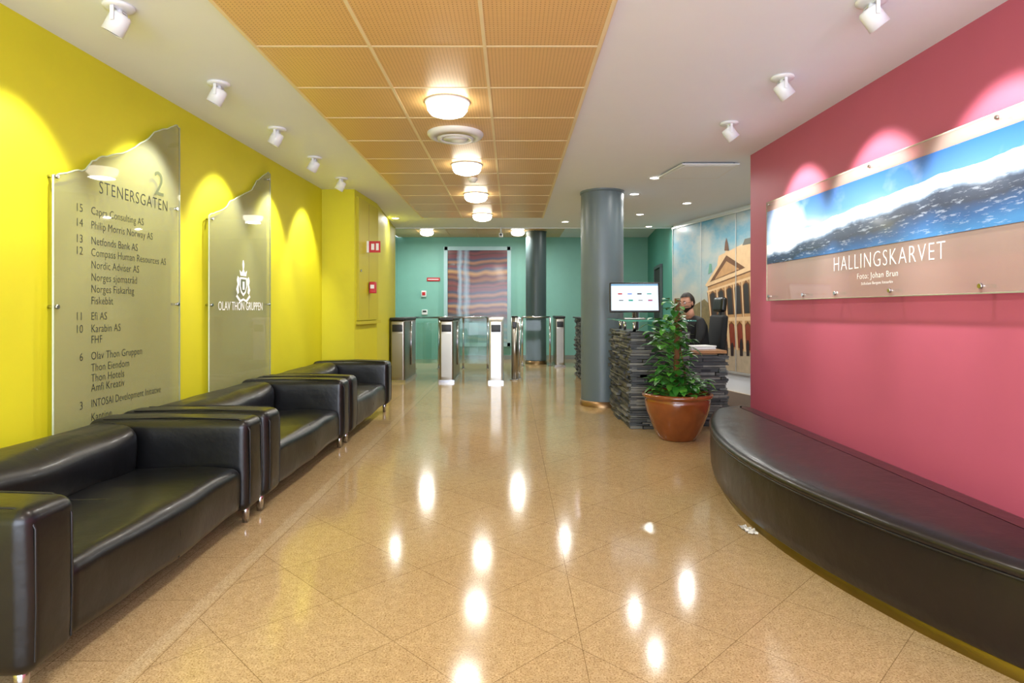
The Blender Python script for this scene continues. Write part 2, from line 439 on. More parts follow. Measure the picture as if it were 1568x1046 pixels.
# ---------------------------------------------------------------- curved bench
def bench():
    XB=1.98; YC=3.4; RR=3.5
    pts=[]
    half=1.5
    def ax(dy): return 1.28+RR-math.sqrt(RR*RR-dy*dy)
    for k in range(49):
        dy=-half+2*half*k/48; pts.append((ax(dy),YC+dy))
    endp=[(ax(1.5)+.04,YC+1.575),(ax(1.5)+.11,YC+1.66),(ax(1.5)+.21,YC+1.725),(XB-.08,YC+1.74),(XB-.025,YC+1.71),(XB,YC+1.64)]
    pts+=endp
    pts+=[(XB,YC+1.64-3.28*k/24) for k in range(1,24)]
    pts+=[(x,2*YC-y) for x,y in reversed(endp)]
    N=len(pts)
    nr=[]
    for i in range(N):
        a=Vector(pts[i-1]);c=Vector(pts[(i+1)%N]);t=(c-a).normalized(); nr.append(Vector((-t.y,t.x)) )
    cen=Vector((1.75,YC))
    sg=1 if (cen-Vector(pts[24])).dot(nr[24])>0 else -1
    def ring(off,z): return [(pts[i][0]+sg*nr[i].x*off,pts[i][1]+sg*nr[i].y*off,z) for i in range(N)]
    def loft(rings,mat,b,cap=False):
        vs=[p for r in rings for p in r];fs=[]
        for i in range(len(rings)-1):
            for k in range(N): fs.append((i*N+k,i*N+(k+1)%N,(i+1)*N+(k+1)%N,(i+1)*N+k))
        b.add(vs,fs,mat,True)
        if cap:
            o=rings[-1]; c=[(p[0]*.5+cen.x*.5,p[1]*.5+(cen.y+(p[1]-cen.y)*.8)*.5,p[2]+.012) for p in o]
            b.add(list(o)+c,[(k,(k+1)%N,N+(k+1)%N,N+k) for k in range(N)],mat,True)
            b.add(c,[list(range(N))],mat,True)
    b=MB()
    loft([ring(.05,0),ring(.05,.07),ring(.06,.072)],M_brass,b)
    loft([ring(.06,.06),ring(.02,.062),ring(.012,.07),ring(0.0,.12),ring(-.006,.22),ring(-.004,.33),ring(.0,.352)],M_bench,b)
    loft([ring(.006,.352),ring(-.008,.358),ring(-.012,.372),ring(-.004,.388),ring(.014,.400),ring(.04,.406),ring(.1,.412)],M_bench,b,True)
    b.tube(ring(-.006,.353),.005,M_blk,n=6,closed=True)
    b.obj('curved_bench',(1.7,3.4,0),world=True)
bench()
b=MB()
for k in range(3):
    vs=[];n=7
    for i in range(n):
        for j in range(n):
            p=Vector((i/(n-1)-.5,j/(n-1)-.5,0)); w=noise.noise_vector(p*5+Vector((k*7,0,0)))
            vs.append((p.x*.045+w.x*.012+k*.008,p.y*.06+w.y*.02-k*.035,.02+abs(w.z)*.03))
    b.add(vs,[(i*n+j,(i+1)*n+j,(i+1)*n+j+1,i*n+j+1) for i in range(n-1) for j in range(n-1)],M_paper,True)
b.obj('crumpled_tissue',(1.275,3.38,-.018),recalc=False)

# ---------------------------------------------------------------- left wall signs
def LY(px,off): return (-2.59+off)/((px-CX)/F-.03)
Ul=Vector((.03,1,0)).normalized(); Nl=Vector((Ul.y,-Ul.x,0))
ML=frame((-2.59,0,0),Ul,Nl)
OFF=.035; TZ=OFF+.0128
def LP(px,py,off=OFF):
    y=LY(px,off); return (y,CH+(HY-py)*y/F)
def glasssign(b,poly,off,mat,th=.012,M=ML):
    b.prism(poly,off,off+th,mat,M)
def standoff(b,u,z,off,M=ML,r=.014):
    b.cyl((u,z,0),(u,z,off+.02),r*.7,r*.7,M_chrome,n=16,M=M)
    b.cyl((u,z,off+.012),(u,z,off+.022),r,r*.8,M_chrome,n=16,M=M)
b=MB(); off=OFF
top=[(80,268),(112,262),(130,260),(140,247),(155,240),(178,236),(198,230),(222,216),(235,203),(255,198),(268,192),(274,196)]
def jag(tp):
    out=[tp[0]]
    for a,c in zip(tp[:-1],tp[1:]):
        for k in (1,2,3):
            t=k/3; out.append((a[0]*(1-t)+c[0]*t,a[1]*(1-t)+c[1]*t+(random.uniform(-.007,.007) if k<3 else 0)))
    return out
tp=jag([LP(*p) for p in top])
zb=.5
poly=[(tp[0][0],zb)]+tp+[(tp[-1][0],zb)]
glasssign(b,poly,off,M_gsign)
b.tube([(p[0],p[1],off+.006) for p in poly],.0055,M_gedge,n=6,M=ML)
for px,py in((84,270),(84,470),(270,466),(268,320)):
    u,z=LP(px,py); standoff(b,u,z,off)
def T(body,px,py,size,mat=M_txt,sp=1.0,align='LEFT',xs=1.0,thin=.01):
    u,z=LP(px,py,OFF+.013); b.text(body,size,mat,ML@Matrix.Translation((u,z,TZ)),sp,align,xs,thin)
T('2',236,297,.235,M_txt2,thin=0)
T('STENERSGATEN',152,296,.108,sp=1.16,xs=.79)
rows=[('15','Capra Consulting AS',328),('14','Philip Morris Norway AS',350),('13','Netfonds Bank AS',374),('12','Compass Human Resources AS',392),('','Nordic Adviser AS',411),('','Norges sjømatråd',430),('','Norges Fiskarlag',448),('','Fiskebåt',466),('11','Efi AS',490),('10','Karabin AS',509),('','FHF',526),('6','Olav Thon Gruppen',551),('','Thon Eiendom',569),('','Thon Hotels',585),('','Amfi Kreativ',600),('3','INTOSAI Development Initiative',624),('','Kantine',645)]
for a,c,py in rows:
    u,z=LP(140,py,OFF+.013)
    b.text(c,.066,M_txt,ML@Matrix.Translation((u,z,TZ)),1.03,'LEFT',.84 if len(c)<28 else .74)
    if a:
        u2=LY(128,OFF+.013); b.text(a,.066,M_txt,ML@Matrix.Translation((u2,z,TZ)),1.03,'RIGHT',.9)
b.obj('glass_directory_sign')
b=MB()
top=[(319,330),(330,325),(345,318),(352,308),(368,300),(385,291),(392,277),(400,271),(410,264),(413,267)]
tp=jag([LP(*p) for p in top]); poly=[(tp[0][0],.5)]+tp+[(tp[-1][0],.5)]
glasssign(b,poly,off,M_gsign)
b.tube([(p[0],p[1],off+.006) for p in poly],.0055,M_gedge,n=6,M=ML)
for px,py in((323,335),(322,467),(410,275),(411,466)):
    u,z=LP(px,py); standoff(b,u,z,off)
u,z=LP(371,475,OFF+.013); b.text('OLAV THON GRUPPEN',.105,M_txtw,ML@Matrix.Translation((u,z,TZ)),1.0,'CENTER',.76,thin=0)
cu,cz=LP(373,436,OFF+.013)
def flat(pts,m=M_txtw,zz=OFF+.0122,s=.9): b.prism([(cu+p[0]*s,cz+p[1]*s) for p in pts],zz,zz+.0012,m,ML)
shield=[(-.07,.07),(.07,.07),(.075,-.02),(.05,-.08),(0,-.115),(-.05,-.08),(-.075,-.02)]
flat(shield); flat([(x*.75,y*.75) for x,y in shield],M_txt2,OFF+.0132); flat([(-.02,.03),(.02,.03),(.02,-.05),(-.02,-.05)],M_txtw,OFF+.0142)
for s in(-1,1):
    flat([(s*.08,.06),(s*.115,.08),(s*.135,.04),(s*.12,.0),(s*.145,-.05),(s*.12,-.1),(s*.09,-.08),(s*.1,-.03),(s*.085,.0)])
    flat([(s*.13,-.1),(s*.06,-.15),(s*.0,-.135),(s*.0,-.155),(s*.07,-.175),(s*.15,-.12)])
flat([(-.06,.085),(.06,.085),(.075,.14),(.035,.115),(0,.16),(-.035,.115),(-.075,.14)])
flat([(-.012,.155),(.012,.155),(.02,.2),(.006,.24),(-.006,.24),(-.02,.2)])
b.obj('glass_logo_sign')

# ---------------------------------------------------------------- right wall panorama
Ur=Vector((.03,-1,0)).normalized(); Nr=Vector((Ur.y,-Ur.x,0))
MR=frame((2.49,0,0),Ur,Nr)
offr=.06
def RY(px,o): return (2.49-o)/((px-CX)/F+.03)
def pano_mat():
    t=NT('mountain_panorama_print'); v=t.tc('Generated')
    sp=t.n('ShaderNodeSeparateXYZ'); t.l(v,sp.inputs[0]); u,w=sp.outputs[0],sp.outputs[1]
    mp=t.n('ShaderNodeMapping'); mp.inputs['Scale'].default_value=(7,1.3,1); mp.inputs['Rotation'].default_value=(0,0,R(12)); t.l(v,mp.inputs[0])
    mq=t.n('ShaderNodeMapping'); mq.inputs['Scale'].default_value=(4,3.0,1); mq.inputs['Rotation'].default_value=(0,0,R(-14)); t.l(v,mq.inputs[0])
    m1=t.n('ShaderNodeMapping'); m1.inputs['Scale'].default_value=(9,0,0); t.l(v,m1.inputs[0])
    ridge=t.ramp(u,[(0,(.36,.36,.36,1)),(.12,(.42,.42,.42,1)),(.3,(.56,.56,.56,1)),(.55,(.68,.68,.68,1)),(.8,(.76,.76,.76,1)),(1,(.72,.72,.72,1))])
    rg=t.math('ADD',ridge,t.math('MULTIPLY',t.math('SUBTRACT',t.noise(m1.outputs[0],1,4),.5),.16))
    d=t.math('SUBTRACT',rg,w)
    big=t.noise(mp.outputs[0],1.6,6,.55)
    d2=t.math('ADD',d,t.math('MULTIPLY',t.math('SUBTRACT',big,.5),.26))
    land=t.ramp(d2,[(0,srgb('#e4e8ee')),(.17,srgb('#cfd8e4')),(.21,srgb('#7488a2')),(.25,srgb('#35435a')),(.38,srgb('#28344a')),(.54,srgb('#2a5488')),(.72,srgb('#3f7cb4'))])
    spk=t.ramp(t.noise(mq.outputs[0],11,5,.65),[(.57,(0,0,0,1)),(.64,(1,1,1,1))])
    land=t.mix(t.math('MULTIPLY',spk,.4),land,srgb('#b9c6d8'))
    skyc=t.ramp(w,[(.35,srgb('#a0c0da')),(.65,srgb('#4f8ac6')),(1,srgb('#2c5fa6'))])
    cl=t.ramp(t.noise(mp.outputs[0],1.1,4),[(.5,(0,0,0,1)),(.75,(.3,.3,.3,1))])
    skyc=t.mix(cl,skyc,srgb('#e8ecf0'))
    du=t.math('SUBTRACT',u,.10); dv=t.math('MULTIPLY',t.math('SUBTRACT',w,.62),.22)
    rr=t.math('SQRT',t.math('ADD',t.math('MULTIPLY',du,du),t.math('MULTIPLY',dv,dv)))
    gl=t.ramp(rr,[(.01,(1,1,1,1)),(.11,(0,0,0,1))])
    c=t.mix(t.math('GREATER_THAN',d,0),skyc,land); c=t.mix(gl,c,srgb('#f0f4fa'))
    t.bsdf(c,.25,coat=.2); return t.m
yL=RY(1175,offr); yR=2.07
pe=empty('mountain_panorama_sign',(0,0,0))
b=MB()
b.prism([(-yL,1.285),(-yR,1.285),(-yR,2.15),(-yL,2.15)],offr,offr+.012,M_gpan,MR)
b.tube([(-yL,1.285,offr+.006),(-yR,1.285,offr+.006),(-yR,2.15,offr+.006),(-yL,2.15,offr+.006)],.005,M_gedge,n=6,M=MR,closed=True)
for y in(yL-.06,4.8,4.35,3.75,3.05,2.2): standoff(b,-y,1.32,offr,MR,.015)
for y in(yL-.06,3.95,2.95,2.2): standoff(b,-y,2.125,offr,MR,.011)
TR_=offr+.0128
b.text('HALLINGSKARVET',.145,M_txtw,MR@Matrix.Translation((-3.83,1.475,TR_)),1.16,'CENTER',.81,thin=.018)
b.text('Foto: Johan Brun',.055,M_txtw,MR@Matrix.Translation((-3.88,1.405,TR_)),1.1,'CENTER',1)
b.text('Stiftelsen Bergans fotoarkiv',.026,M_txtw,MR@Matrix.Translation((-3.88,1.365,TR_)),1.1,'CENTER',1)
b.obj('glass_plate',parent=pe)
me=bpy.data.meshes.new('printed_photo'); 
me.from_pydata([(-(yL-.02),1.605,0),(-(yR+.02),1.605,0),(-(yR+.02),2.065,0),(-(yL-.02),2.065,0)],[],[(0,1,2,3)]); me.materials.append(pano_mat())
o=bpy.data.objects.new('printed_photo',me); sc.collection.objects.link(o); o.matrix_world=MR@Matrix.Translation((0,0,offr+.0145)); o.parent=pe

# ---------------------------------------------------------------- theatre mural
A0=Vector((2.85,10.85,0)); U=Vector((1.2,-4.87,0)).normalized(); N_=Vector((U.y,-U.x,0))
MM=frame((A0.x,A0.y,0),U,N_)
def MP(px,py):
    k=(px-CX)/F; o=.02
    ax_=A0.x+N_.x*o; ay=A0.y+N_.y*o
    u=(ay*k-ax_)/(U.x-U.y*k); Y=ay+U.y*u
    return (u,CH+(HY-py)*Y/F)
def sky_mural():
    t=NT('mural_sky_print'); v=t.tc('Generated'); sp=t.n('ShaderNodeSeparateXYZ'); t.l(v,sp.inputs[0])
    c=t.ramp(sp.outputs[1],[(0,srgb('#b39c80')),(.3,srgb('#c9b597')),(.55,srgb('#9fb0b4')),(.8,srgb('#6fa3b8')),(1,srgb('#4f8fae'))])
    mp=t.n('ShaderNodeMapping'); mp.inputs['Scale'].default_value=(3,2.2,1); t.l(v,mp.inputs[0])
    cl=t.ramp(t.noise(mp.outputs[0],2.2,6,.6),[(.42,(0,0,0,1)),(.62,(1,1,1,1))])
    c=t.mix(t.math('MULTIPLY',cl,.55),c,srgb('#d2c4b0')); t.bsdf(c,.3); return t.m
me_=empty('theatre_mural')
me=bpy.data.meshes.new('sky_print'); me.from_pydata([(0.02,.3,0),(4.8,.3,0),(4.8,2.63,0),(.02,2.63,0)],[],[(0,1,2,3)]); me.materials.append(sky_mural())
o=bpy.data.objects.new('sky_print',me); sc.collection.objects.link(o); o.matrix_world=MM@Matrix.Translation((0,0,.012)); o.parent=me_
b=MB()
Mo=[pm('mural_'+n,c,.4,coat=.1,var=v,vs=12) for n,c,v in(('ochre','#c39464',.15),('ochre_light','#e0bb90',.1),('shadow','#704628',.2),('window','#33282a',.2),('roof','#66635a',.15),('red_curtain','#8a3b2a',.2),('plaza','#b8a58c',.15),('copper_green','#6fa08c',.1),('tree','#82724e',.3))]
def clipz(p): return (max(.03,min(4.78,p[0])),max(.31,min(2.6,p[1])))
def mpoly(pts,m,lay):
    P=[clipz(MP(*p)) for p in pts]; b.prism(P,.013+lay*.0006,.0133+lay*.0006,m,MM)
TL,TR,BR,BL=(1083,437),(1250,372),(1250,565),(1092,527)
def bl(s,t):
    x=(TL[0]*(1-s)+TR[0]*s)*(1-t)+(BL[0]*(1-s)+BR[0]*s)*t
    y=(TL[1]*(1-s)+TR[1]*s)*(1-t)+(BL[1]*(1-s)+BR[1]*s)*t
    return (x,y)
def q(s0,s1,t0,t1,m,l): mpoly([bl(s0,t0),bl(s1,t0),bl(s1,t1),bl(s0,t1)],m,l)
mpoly([(1030,512),(1092,520),(1250,560),(1250,620),(1090,600),(1030,560)],Mo[6],1)
mpoly([(1031,470),(1045,462),(1062,468),(1078,458),(1090,470),(1094,528),(1031,530)],Mo[8],1)
mpoly([(1098,402),(1100,392),(1140,372),(1260,345),(1260,420),(1098,432)],Mo[1],2)
mpoly([(1136,376),(1140,366),(1260,336),(1260,350)],Mo[4],3)
q(0,1,0,1,Mo[0],3)
mpoly([(1079,438),(1112,383),(1150,408),(1150,412)],Mo[1],5)
mpoly([(1086,433),(1112,391),(1141,410)],Mo[2],6)
mpoly([(1094,428),(1112,400),(1132,412)],Mo[0],7)
mpoly([(1109,384),(1110,372),(1112,364),(1114,372),(1116,384)],Mo[2],7)
mpoly([(1084,420),(1086,404),(1089,404),(1090,416)],Mo[7],7)
q(-.01,1,-.04,.02,Mo[1],6); q(-.01,1,.09,.12,Mo[1],6); q(-.01,1,.56,.61,Mo[1],6); q(0,1,.02,.035,Mo[2],7)
ns=13
for i in range(ns):
    s=(i+.5)/ns; w=.022
    for (t0,t1,m) in((.2,.52,Mo[3]),(.7,.97,Mo[5])):
        arc=[bl(s+w*math.cos(a),t0-.05*math.sin(a)) for a in [math.pi*k/8 for k in range(9)]]
        mpoly([bl(s+w*1.35,t1),bl(s+w*1.35,t0-.03),bl(s,t0-.085),bl(s-w*1.35,t0-.03),bl(s-w*1.35,t1)],Mo[2],7)
        mpoly([bl(s+w,t1)]+arc+[bl(s-w,t1)],m,8)
    q(i/ns-.008,i/ns+.008,.12,.56,Mo[1],9); q(i/ns-.008,i/ns-.003,.12,.56,Mo[2],10)
    q(i/ns-.012,i/ns+.012,.61,1,Mo[1],9)
for px,h in((1102,20),(1112,23),(1121,20),(1135,26),(1145,24)):
    mpoly([(px-2,545),(px-2.5,545-h*.7),(px-1,545-h),(px+1,545-h),(px+2.5,545-h*.7),(px+2,545)],Mo[3],11)
b.obj('building_print',parent=me_)
b=MB()
for u_ in(.02,.95,1.9,2.85,3.8,4.78): b.box((u_,1.465,.024),(.008,2.33,.012),M_steelw,MM)
b.box((2.4,2.64,.02),(4.8,.03,.03),M_steelw,MM); b.box((2.4,.28,.02),(4.8,.03,.03),M_steelw,MM)
b.obj('mural_frame',parent=me_)

# ---------------------------------------------------------------- back wall art
def art_mat():
    t=NT('striped_art_print'); v=t.tc('Generated'); sp=t.n('ShaderNodeSeparateXYZ'); t.l(v,sp.inputs[0])
    mp=t.n('ShaderNodeMapping'); mp.inputs['Scale'].default_value=(1.0,.2,1.4); t.l(v,mp.inputs[0])
    w=t.math('ADD',sp.outputs[2],t.math('MULTIPLY',t.noise(mp.outputs[0],1.4,2),.18))
    cols=['#4a2f30','#7d3b3a','#33293c','#8f5a3c','#5a2c34','#b98a5a','#3f4c66','#7a2f38','#3b2c34','#a06a48','#2f3a55','#6d2d33']
    c=t.ramp(t.math('FRACT',t.math('MULTIPLY',w,2.9)),[(i/12,srgb(x)) for i,x in enumerate(cols)])
    refl_streak=t.ramp(t.math('ADD',sp.outputs[0],t.math('MULTIPLY',t.noise(mp.outputs[0],5,3),.10)),[(.20,(0,0,0,1)),(.26,(.8,.8,.8,1)),(.31,(.15,.15,.15,1)),(.36,(.65,.65,.65,1)),(.43,(0,0,0,1))])  # pale blue upright streaks: a reflection painted into the print colour
    c=t.mix(refl_streak,c,srgb('#a9c4da'))
    lo=t.ramp(sp.outputs[2],[(.2,(1,1,1,1)),(.33,(0,0,0,1))])
    c=t.mix(t.math('MULTIPLY',lo,.6),c,srgb('#8fc0c4'))
    t.bsdf(c,.25,coat=.3); return t.m
ae=empty('framed_wall_artwork',(-.84,14.95,0))
za0,za1=.32,2.74
b=MB(); b.box((0,0,(za0+za1)/2),(1.46,.03,2.28),art_mat()); b.obj('print',parent=ae)
b=MB()
for x in(-.77,.77): b.box((x,-.01,(za0+za1)/2),(.09,.08,2.42),M_frame)
for z in(za0+.04,za1-.04): b.box((0,-.01,z),(1.6,.08,.09),M_frame)
b.obj('frame',parent=ae)
b=MB(); b.rbox((0,0,0),(.32,.02,.09),.008,M_red,m=1); b.box((0,-.012,0),(.26,.004,.02),M_signw); b.obj('fire_equipment_sign',(-1.92,14.985,1.95))
b=MB(); b.rbox((0,0,0),(.12,.05,.15),.01,M_signw,m=1); b.rbox((0,-.03,0),(.08,.02,.08),.008,M_red,m=1); b.obj('fire_alarm_call_point',(-2.15,14.97,1.6))
b=MB(); b.rbox((0,0,0),(.14,.05,.12),.01,M_signw,m=1); b.box((0,-.028,.02),(.09,.006,.04),M_dark); b.obj('wall_thermostat',(-2.13,14.97,1.15))
b=MB()
Ub=Vector((-1.9+1.955,8.65-7.62,0)).normalized(); Nb=Vector((Ub.y,-Ub.x,0)); MBx=frame((-1.955,7.62,0),Ub,Nb)
b.prism([(.08,1.07),(.98,1.07),(.98,2.62),(.08,2.62)],.0,.03,M_yel2,MBx)
b.prism([(.06,1.02),(1.0,1.02),(1.0,1.06),(.06,1.06)],.0,.06,M_yel2,MBx)
b.cyl((.15,1.7,.03),(.15,1.7,.045),.015,.015,M_chrome,M=MBx,n=12)
b.prism([(.52,1.09),(.524,1.09),(.524,2.6),(.52,2.6)],.03,.032,M_copper,MBx)
b.obj('wall_cabinet_panel')
b=MB(); b.box((.075,0,0),(.15,.006,.15),M_red); b.box((.05,-.004,0),(.04,.003,.08),M_signw); b.box((.11,-.004,0),(.035,.003,.09),M_signw); b.box((-.015,0,0),(.03,.03,.15),M_signw)
b.obj('fire_hose_sign',(-1.875,8.05,2.03))
b=MB(); b.rbox((.04,0,0),(.08,.09,.15),.008,M_red,m=1); b.box((.04,-.047,.01),(.05,.004,.05),M_signw); b.obj('fire_alarm_call_point',(-1.885,8.15,1.50))

# ---------------------------------------------------------------- turnstiles
def turnstile(x,y,w=.23,L=1.3,wing=1,mat=None):
    fm=mat or M_steel; mat=mat or M_steel
    b=MB(); h=1.03
    b.rbox((0,L/2,h/2),(w,L,h),.03,mat,m=2,seg=3)
    b.rbox((0,L/2-.01,h+.02),(w+.02,L+.02,.05),.018,M_signw if mat is M_steelw else M_blk,m=2,seg=3)
    b.rbox((0,-.005,.90),(w*.7,.02,.12),.006,M_blk,m=1,seg=2)
    b.box((0,-.006,.45),(w*.72,.012,.72),fm)
    b.box((0,L/2,.02),(w+.03,L+.03,.04),M_chrome)
    if wing:
        for s in ([-1,1] if wing==2 else [wing]):
            b.box((s*(w/2+.19),L*.5,.62),(.36,.014,.72),M_glass)
            b.cyl((s*(w/2+.012),L*.5,.24),(s*(w/2+.012),L*.5,1.0),.014,.014,M_chrome,n=12)
    b.obj('turnstile',(x,y,0))
turnstile(-1.905,10.2,w=.24,L=1.2,wing=1); turnstile(-1.09,10.2,wing=2); turnstile(-.265,10.1,w=.22,wing=-1,mat=M_steelw)
b=MB(); b.cyl((0,0,0),(0,0,1.08),.055,.055,M_steel,n=32); b.cyl((0,0,1.08),(0,0,1.10),.058,.05,M_blk,n=32); b.cyl((0,0,0),(0,0,.015),.08,.08,M_chrome,n=32)
b.rbox((0,-.06,.95),(.07,.02,.1),.006,M_blk,m=1)
b.obj('card_reader_post',(.045,10.55,0))
def balus(x0,y0,x1,y1,n=3,h=1.05):
    b=MB(); a=Vector((x0,y0,0));c=Vector((x1,y1,0));d=c-a;ang=math.atan2(d.y,d.x)
    L=d.length
    for i in range(n+1): b.cyl((L*i/n,0,0),(L*i/n,0,h),.022,.022,M_chrome,n=16); b.cyl((L*i/n,0,0),(L*i/n,0,.01),.05,.05,M_chrome,n=16)
    b.cyl((0,0,h),(L,0,h),.02,.02,M_chrome,n=16)
    for i in range(n): b.box((L*(i+.5)/n,0,.55),(L/n-.08,.012,.86),M_glass)
    b.obj('glass_balustrade',(x0,y0,0),ang)
balus(.13,10.75,.13,13.0,3); balus(.22,13.25,.82,13.25,1); balus(-2.0,12.6,-.5,12.6,3)
turnstile(1.02,13.0,w=.2,L=.8,wing=0)
b=MB(); b.rbox((0,0,.5),(.42,.5,1.0),.03,M_steel,m=2); b.rbox((0,-.02,1.03),(.46,.54,.06),.02,M_blk,m=2); b.box((0,-.255,.5),(.32,.01,.8),M_steelw); b.obj('security_pedestal',(-2.35,12.0,0))

# ---------------------------------------------------------------- reception desk
de=empty('reception_desk',(0,0,0))
b=MB()
def slate_run(p0,p1,z0,z1,th=.16,side=1):
    p0=Vector(p0);p1=Vector(p1);d=(p1-p0);L=d.length;d.normalize();n=Vector((d.y,-d.x))*side
    b.add([(p0.x,p0.y,z0),(p1.x,p1.y,z0),(p1.x-n.x*th,p1.y-n.y*th,z0),(p0.x-n.x*th,p0.y-n.y*th,z0),
           (p0.x,p0.y,z1),(p1.x,p1.y,z1),(p1.x-n.x*th,p1.y-n.y*th,z1),(p0.x-n.x*th,p0.y-n.y*th,z1)],
          [(0,1,2,3),(4,5,6,7),(0,1,5,4),(1,2,6,5),(2,3,7,6),(3,0,4,7)],M_dark)
    z=z0
    while z<z1-.004:
        t=min(random.uniform(.014,.036),z1-z); s=-random.uniform(0,.03)
        while s<L:
            l=random.uniform(.12,.42); e=min(s+l,L+random.uniform(0,.03))
            o=random.uniform(.002,.05); a0=p0+d*(s+.003); a1=p0+d*(e-.003)
            f0=n*(o+random.uniform(-.008,.008)); f1=n*(o+random.uniform(-.008,.008)); bk=n*(-.05)
            zz0,zz1=z+.0025,z+t-.0025
            pts=[a0+bk,a0+f0,a1+f1,a1+bk]
            b.prism([(p.x,p.y) for p in pts],zz0,zz1,random.choice([M_slate,M_slate,M_slate2]))
            s=e
        z+=t
slate_run((1.21,7.42),(1.21,6.22),0,.98)
slate_run((1.21,6.22),(1.78,6.22),0,.98)
slate_run((1.80,6.36),(2.20,6.36),0,.74)
slate_run((2.20,6.36),(2.20,6.75),0,.74,.1)
b.obj('slate_front',parent=de)
b=MB(); slate_run((1.22,11.6),(1.22,8.16),0,1.05,.14); b.box((1.27,9.88,1.065),(.24,3.44,.02),M_dark); b.obj('slate_counter_wall')
b=MB()
b.prism([(1.14,6.14),(1.84,6.14),(1.84,6.62),(1.42,6.70),(1.42,7.35),(1.14,7.35)],1.085,1.10,M_glass)
b.tube([(1.14,6.14,1.0925),(1.84,6.14,1.0925),(1.84,6.62,1.0925),(1.42,6.7,1.0925),(1.42,7.35,1.0925),(1.14,7.35,1.0925)],.008,M_gedge2,n=6,closed=True)
for p_ in((1.25,6.27),(1.72,6.29),(1.26,6.85),(1.28,7.25)): b.cyl((p_[0],p_[1],.97),(p_[0],p_[1],1.086),.016,.016,M_chrome,n=16)
b.obj('glass_counter',parent=de)
b=MB()
b.box((1.7,6.54,.725),(.86,.34,.04),M_wood); b.box((2.02,6.62,.765),(.42,.50,.03),M_wood)
b.box((1.73,7.2,.735),(.52,1.1,.03),M_wood); b.box((1.76,8.2,.735),(.46,1.8,.03),M_wood); b.box((1.55,8.2,.36),(.03,1.7,.72),M_wood); b.box((1.74,9.05,.36),(.4,.03,.72),M_wood)
b.obj('desk_top',parent=de)
b=MB(); b.rbox((0,0,0),(.3,.21,.02),.004,M_signw,m=1); b.rbox((.03,.01,.02),(.28,.2,.015),.004,M_paper,m=1); b.obj('paper_stack',(2.0,6.6,.792),.3)
b=MB(); b.rbox((0,0,.012),(.15,.43,.02),.006,M_signw,m=1)
for i in range(4):
    for j in range(12): b.box((-.05+.033*i,-.19+.0345*j,.024),(.026,.028,.006),M_blk)
b.obj('keyboard',(1.72,7.55,.752),.1)
def monitor(x,y,z,yaw,w=.56,h=.33,name='computer_monitor',tilt=12,stand=.12):
    b=MB(); A=Matrix.Translation((0,0,stand+h/2))@Matrix.Rotation(R(-tilt),4,'X')
    b.rbox((0,0,0),(w,.03,h),.01,M_blk,M=A,m=2)
    b.box((0,-.0155,.0),(w-.035,.002,h-.035),pm('lit_screen','#b9cfdf',.2,emit=srgb('#dfeaf2'),es=.62),M=A)
    b.box((0,-.017,h/2-.028),(w-.035,.001,.018),pm('screen_header','#6f9fc4',.2,emit=srgb('#6f9fc4'),es=.4),M=A)
    cs=['#b85050','#3b6bd2','#555555','#2a9a88','#888888','#b06080']
    for i in range(4):
        for j in range(2):
            c=cs[(i+2*j)%6]
            b.box((-.15+.1*i+.01*j,-.017,.035-.07*j),(.045,.001,.010 if (i+j)%2 else .016),pm('screen_logo',c,.3,emit=srgb(c),es=.3),M=A)
    b.rbox((0,.03,0),(w*.4,.04,h*.45),.015,M_blk,M=A,m=1)
    b.cyl((0,.05,.01),(0,.045,stand+h*.4),.02,.018,M_steel,n=16)
    b.rbox((0,.05,.008),(.22,.18,.015),.006,M_steel,m=2)
    b.obj(name,(x,y,z),yaw)
monitor(1.285,6.44,1.103,R(-6),w=.52,h=.32,stand=.07)
b=MB(); A=Matrix.Translation((0,0,.32))
b.rbox((0,0,0),(.03,.52,.31),.01,M_blk,M=A,m=1); b.box((.017,0,0),(.002,.49,.28),pm('desk_screen','#9ab4c8',.2,emit=srgb('#9ab4c8'),es=.5),M=A)
b.cyl((-.02,0,.01),(-.02,0,.3),.018,.018,M_steel); b.rbox((-.02,0,.008),(.18,.22,.015),.006,M_steel,m=1)
b.obj('desk_computer_monitor',(1.66,8.2,.752),R(-8))

# ---------------------------------------------------------------- potted plant
pl=empty('potted_plant',(1.545,5.74,0))
b=MB()
b.lathe([(0,0),(.165,0),(.175,.012),(.20,.06),(.245,.16),(.283,.26),(.298,.34),(.298,.375),(.29,.385),(.318,.395),(.325,.41),(.318,.428),(.300,.432),(.288,.42),(.285,.37),(0,.37)],M_pot,n=64)
b.lathe([(0,.385),(.15,.39),(.286,.378)],M_soil,n=40)
b.obj('pot',parent=pl)
b=MB(); b.cyl((-.01,0,.36),(.0,0,1.31),.028,.026,M_stem,n=16)
b.tube([(.06,.04,.38),(.08,.03,.6),(.04,.05,.85),(.05,.04,1.02)],[.012,.01,.008,.006],M_stem)
b.obj('moss_pole',parent=pl)
b=MB()
def leaf(p,d,L,W,mat):
    d=d.normalized(); up=Vector((0,0,1)); s=d.cross(up)
    if s.length<.1: s=Vector((1,0,0))
    s.normalize(); nn=s.cross(d)
    ws=[0,.62,1,.95,.6,0]; ts=[0,.12,.34,.58,.82,1.0]
    vs=[];dr=random.uniform(.15,.55)
    for t,w in zip(ts,ws):
        c=p+d*L*t-up*L*dr*t*t
        vs+= [c-s*W*w*.5+nn*W*.14*w, c, c+s*W*w*.5+nn*W*.14*w]
    fs=[]
    for i in range(5):
        a=3*i
        fs+=[(a,a+1,a+4,a+3),(a+1,a+2,a+5,a+4)]
    b.add(vs,fs,mat,True)
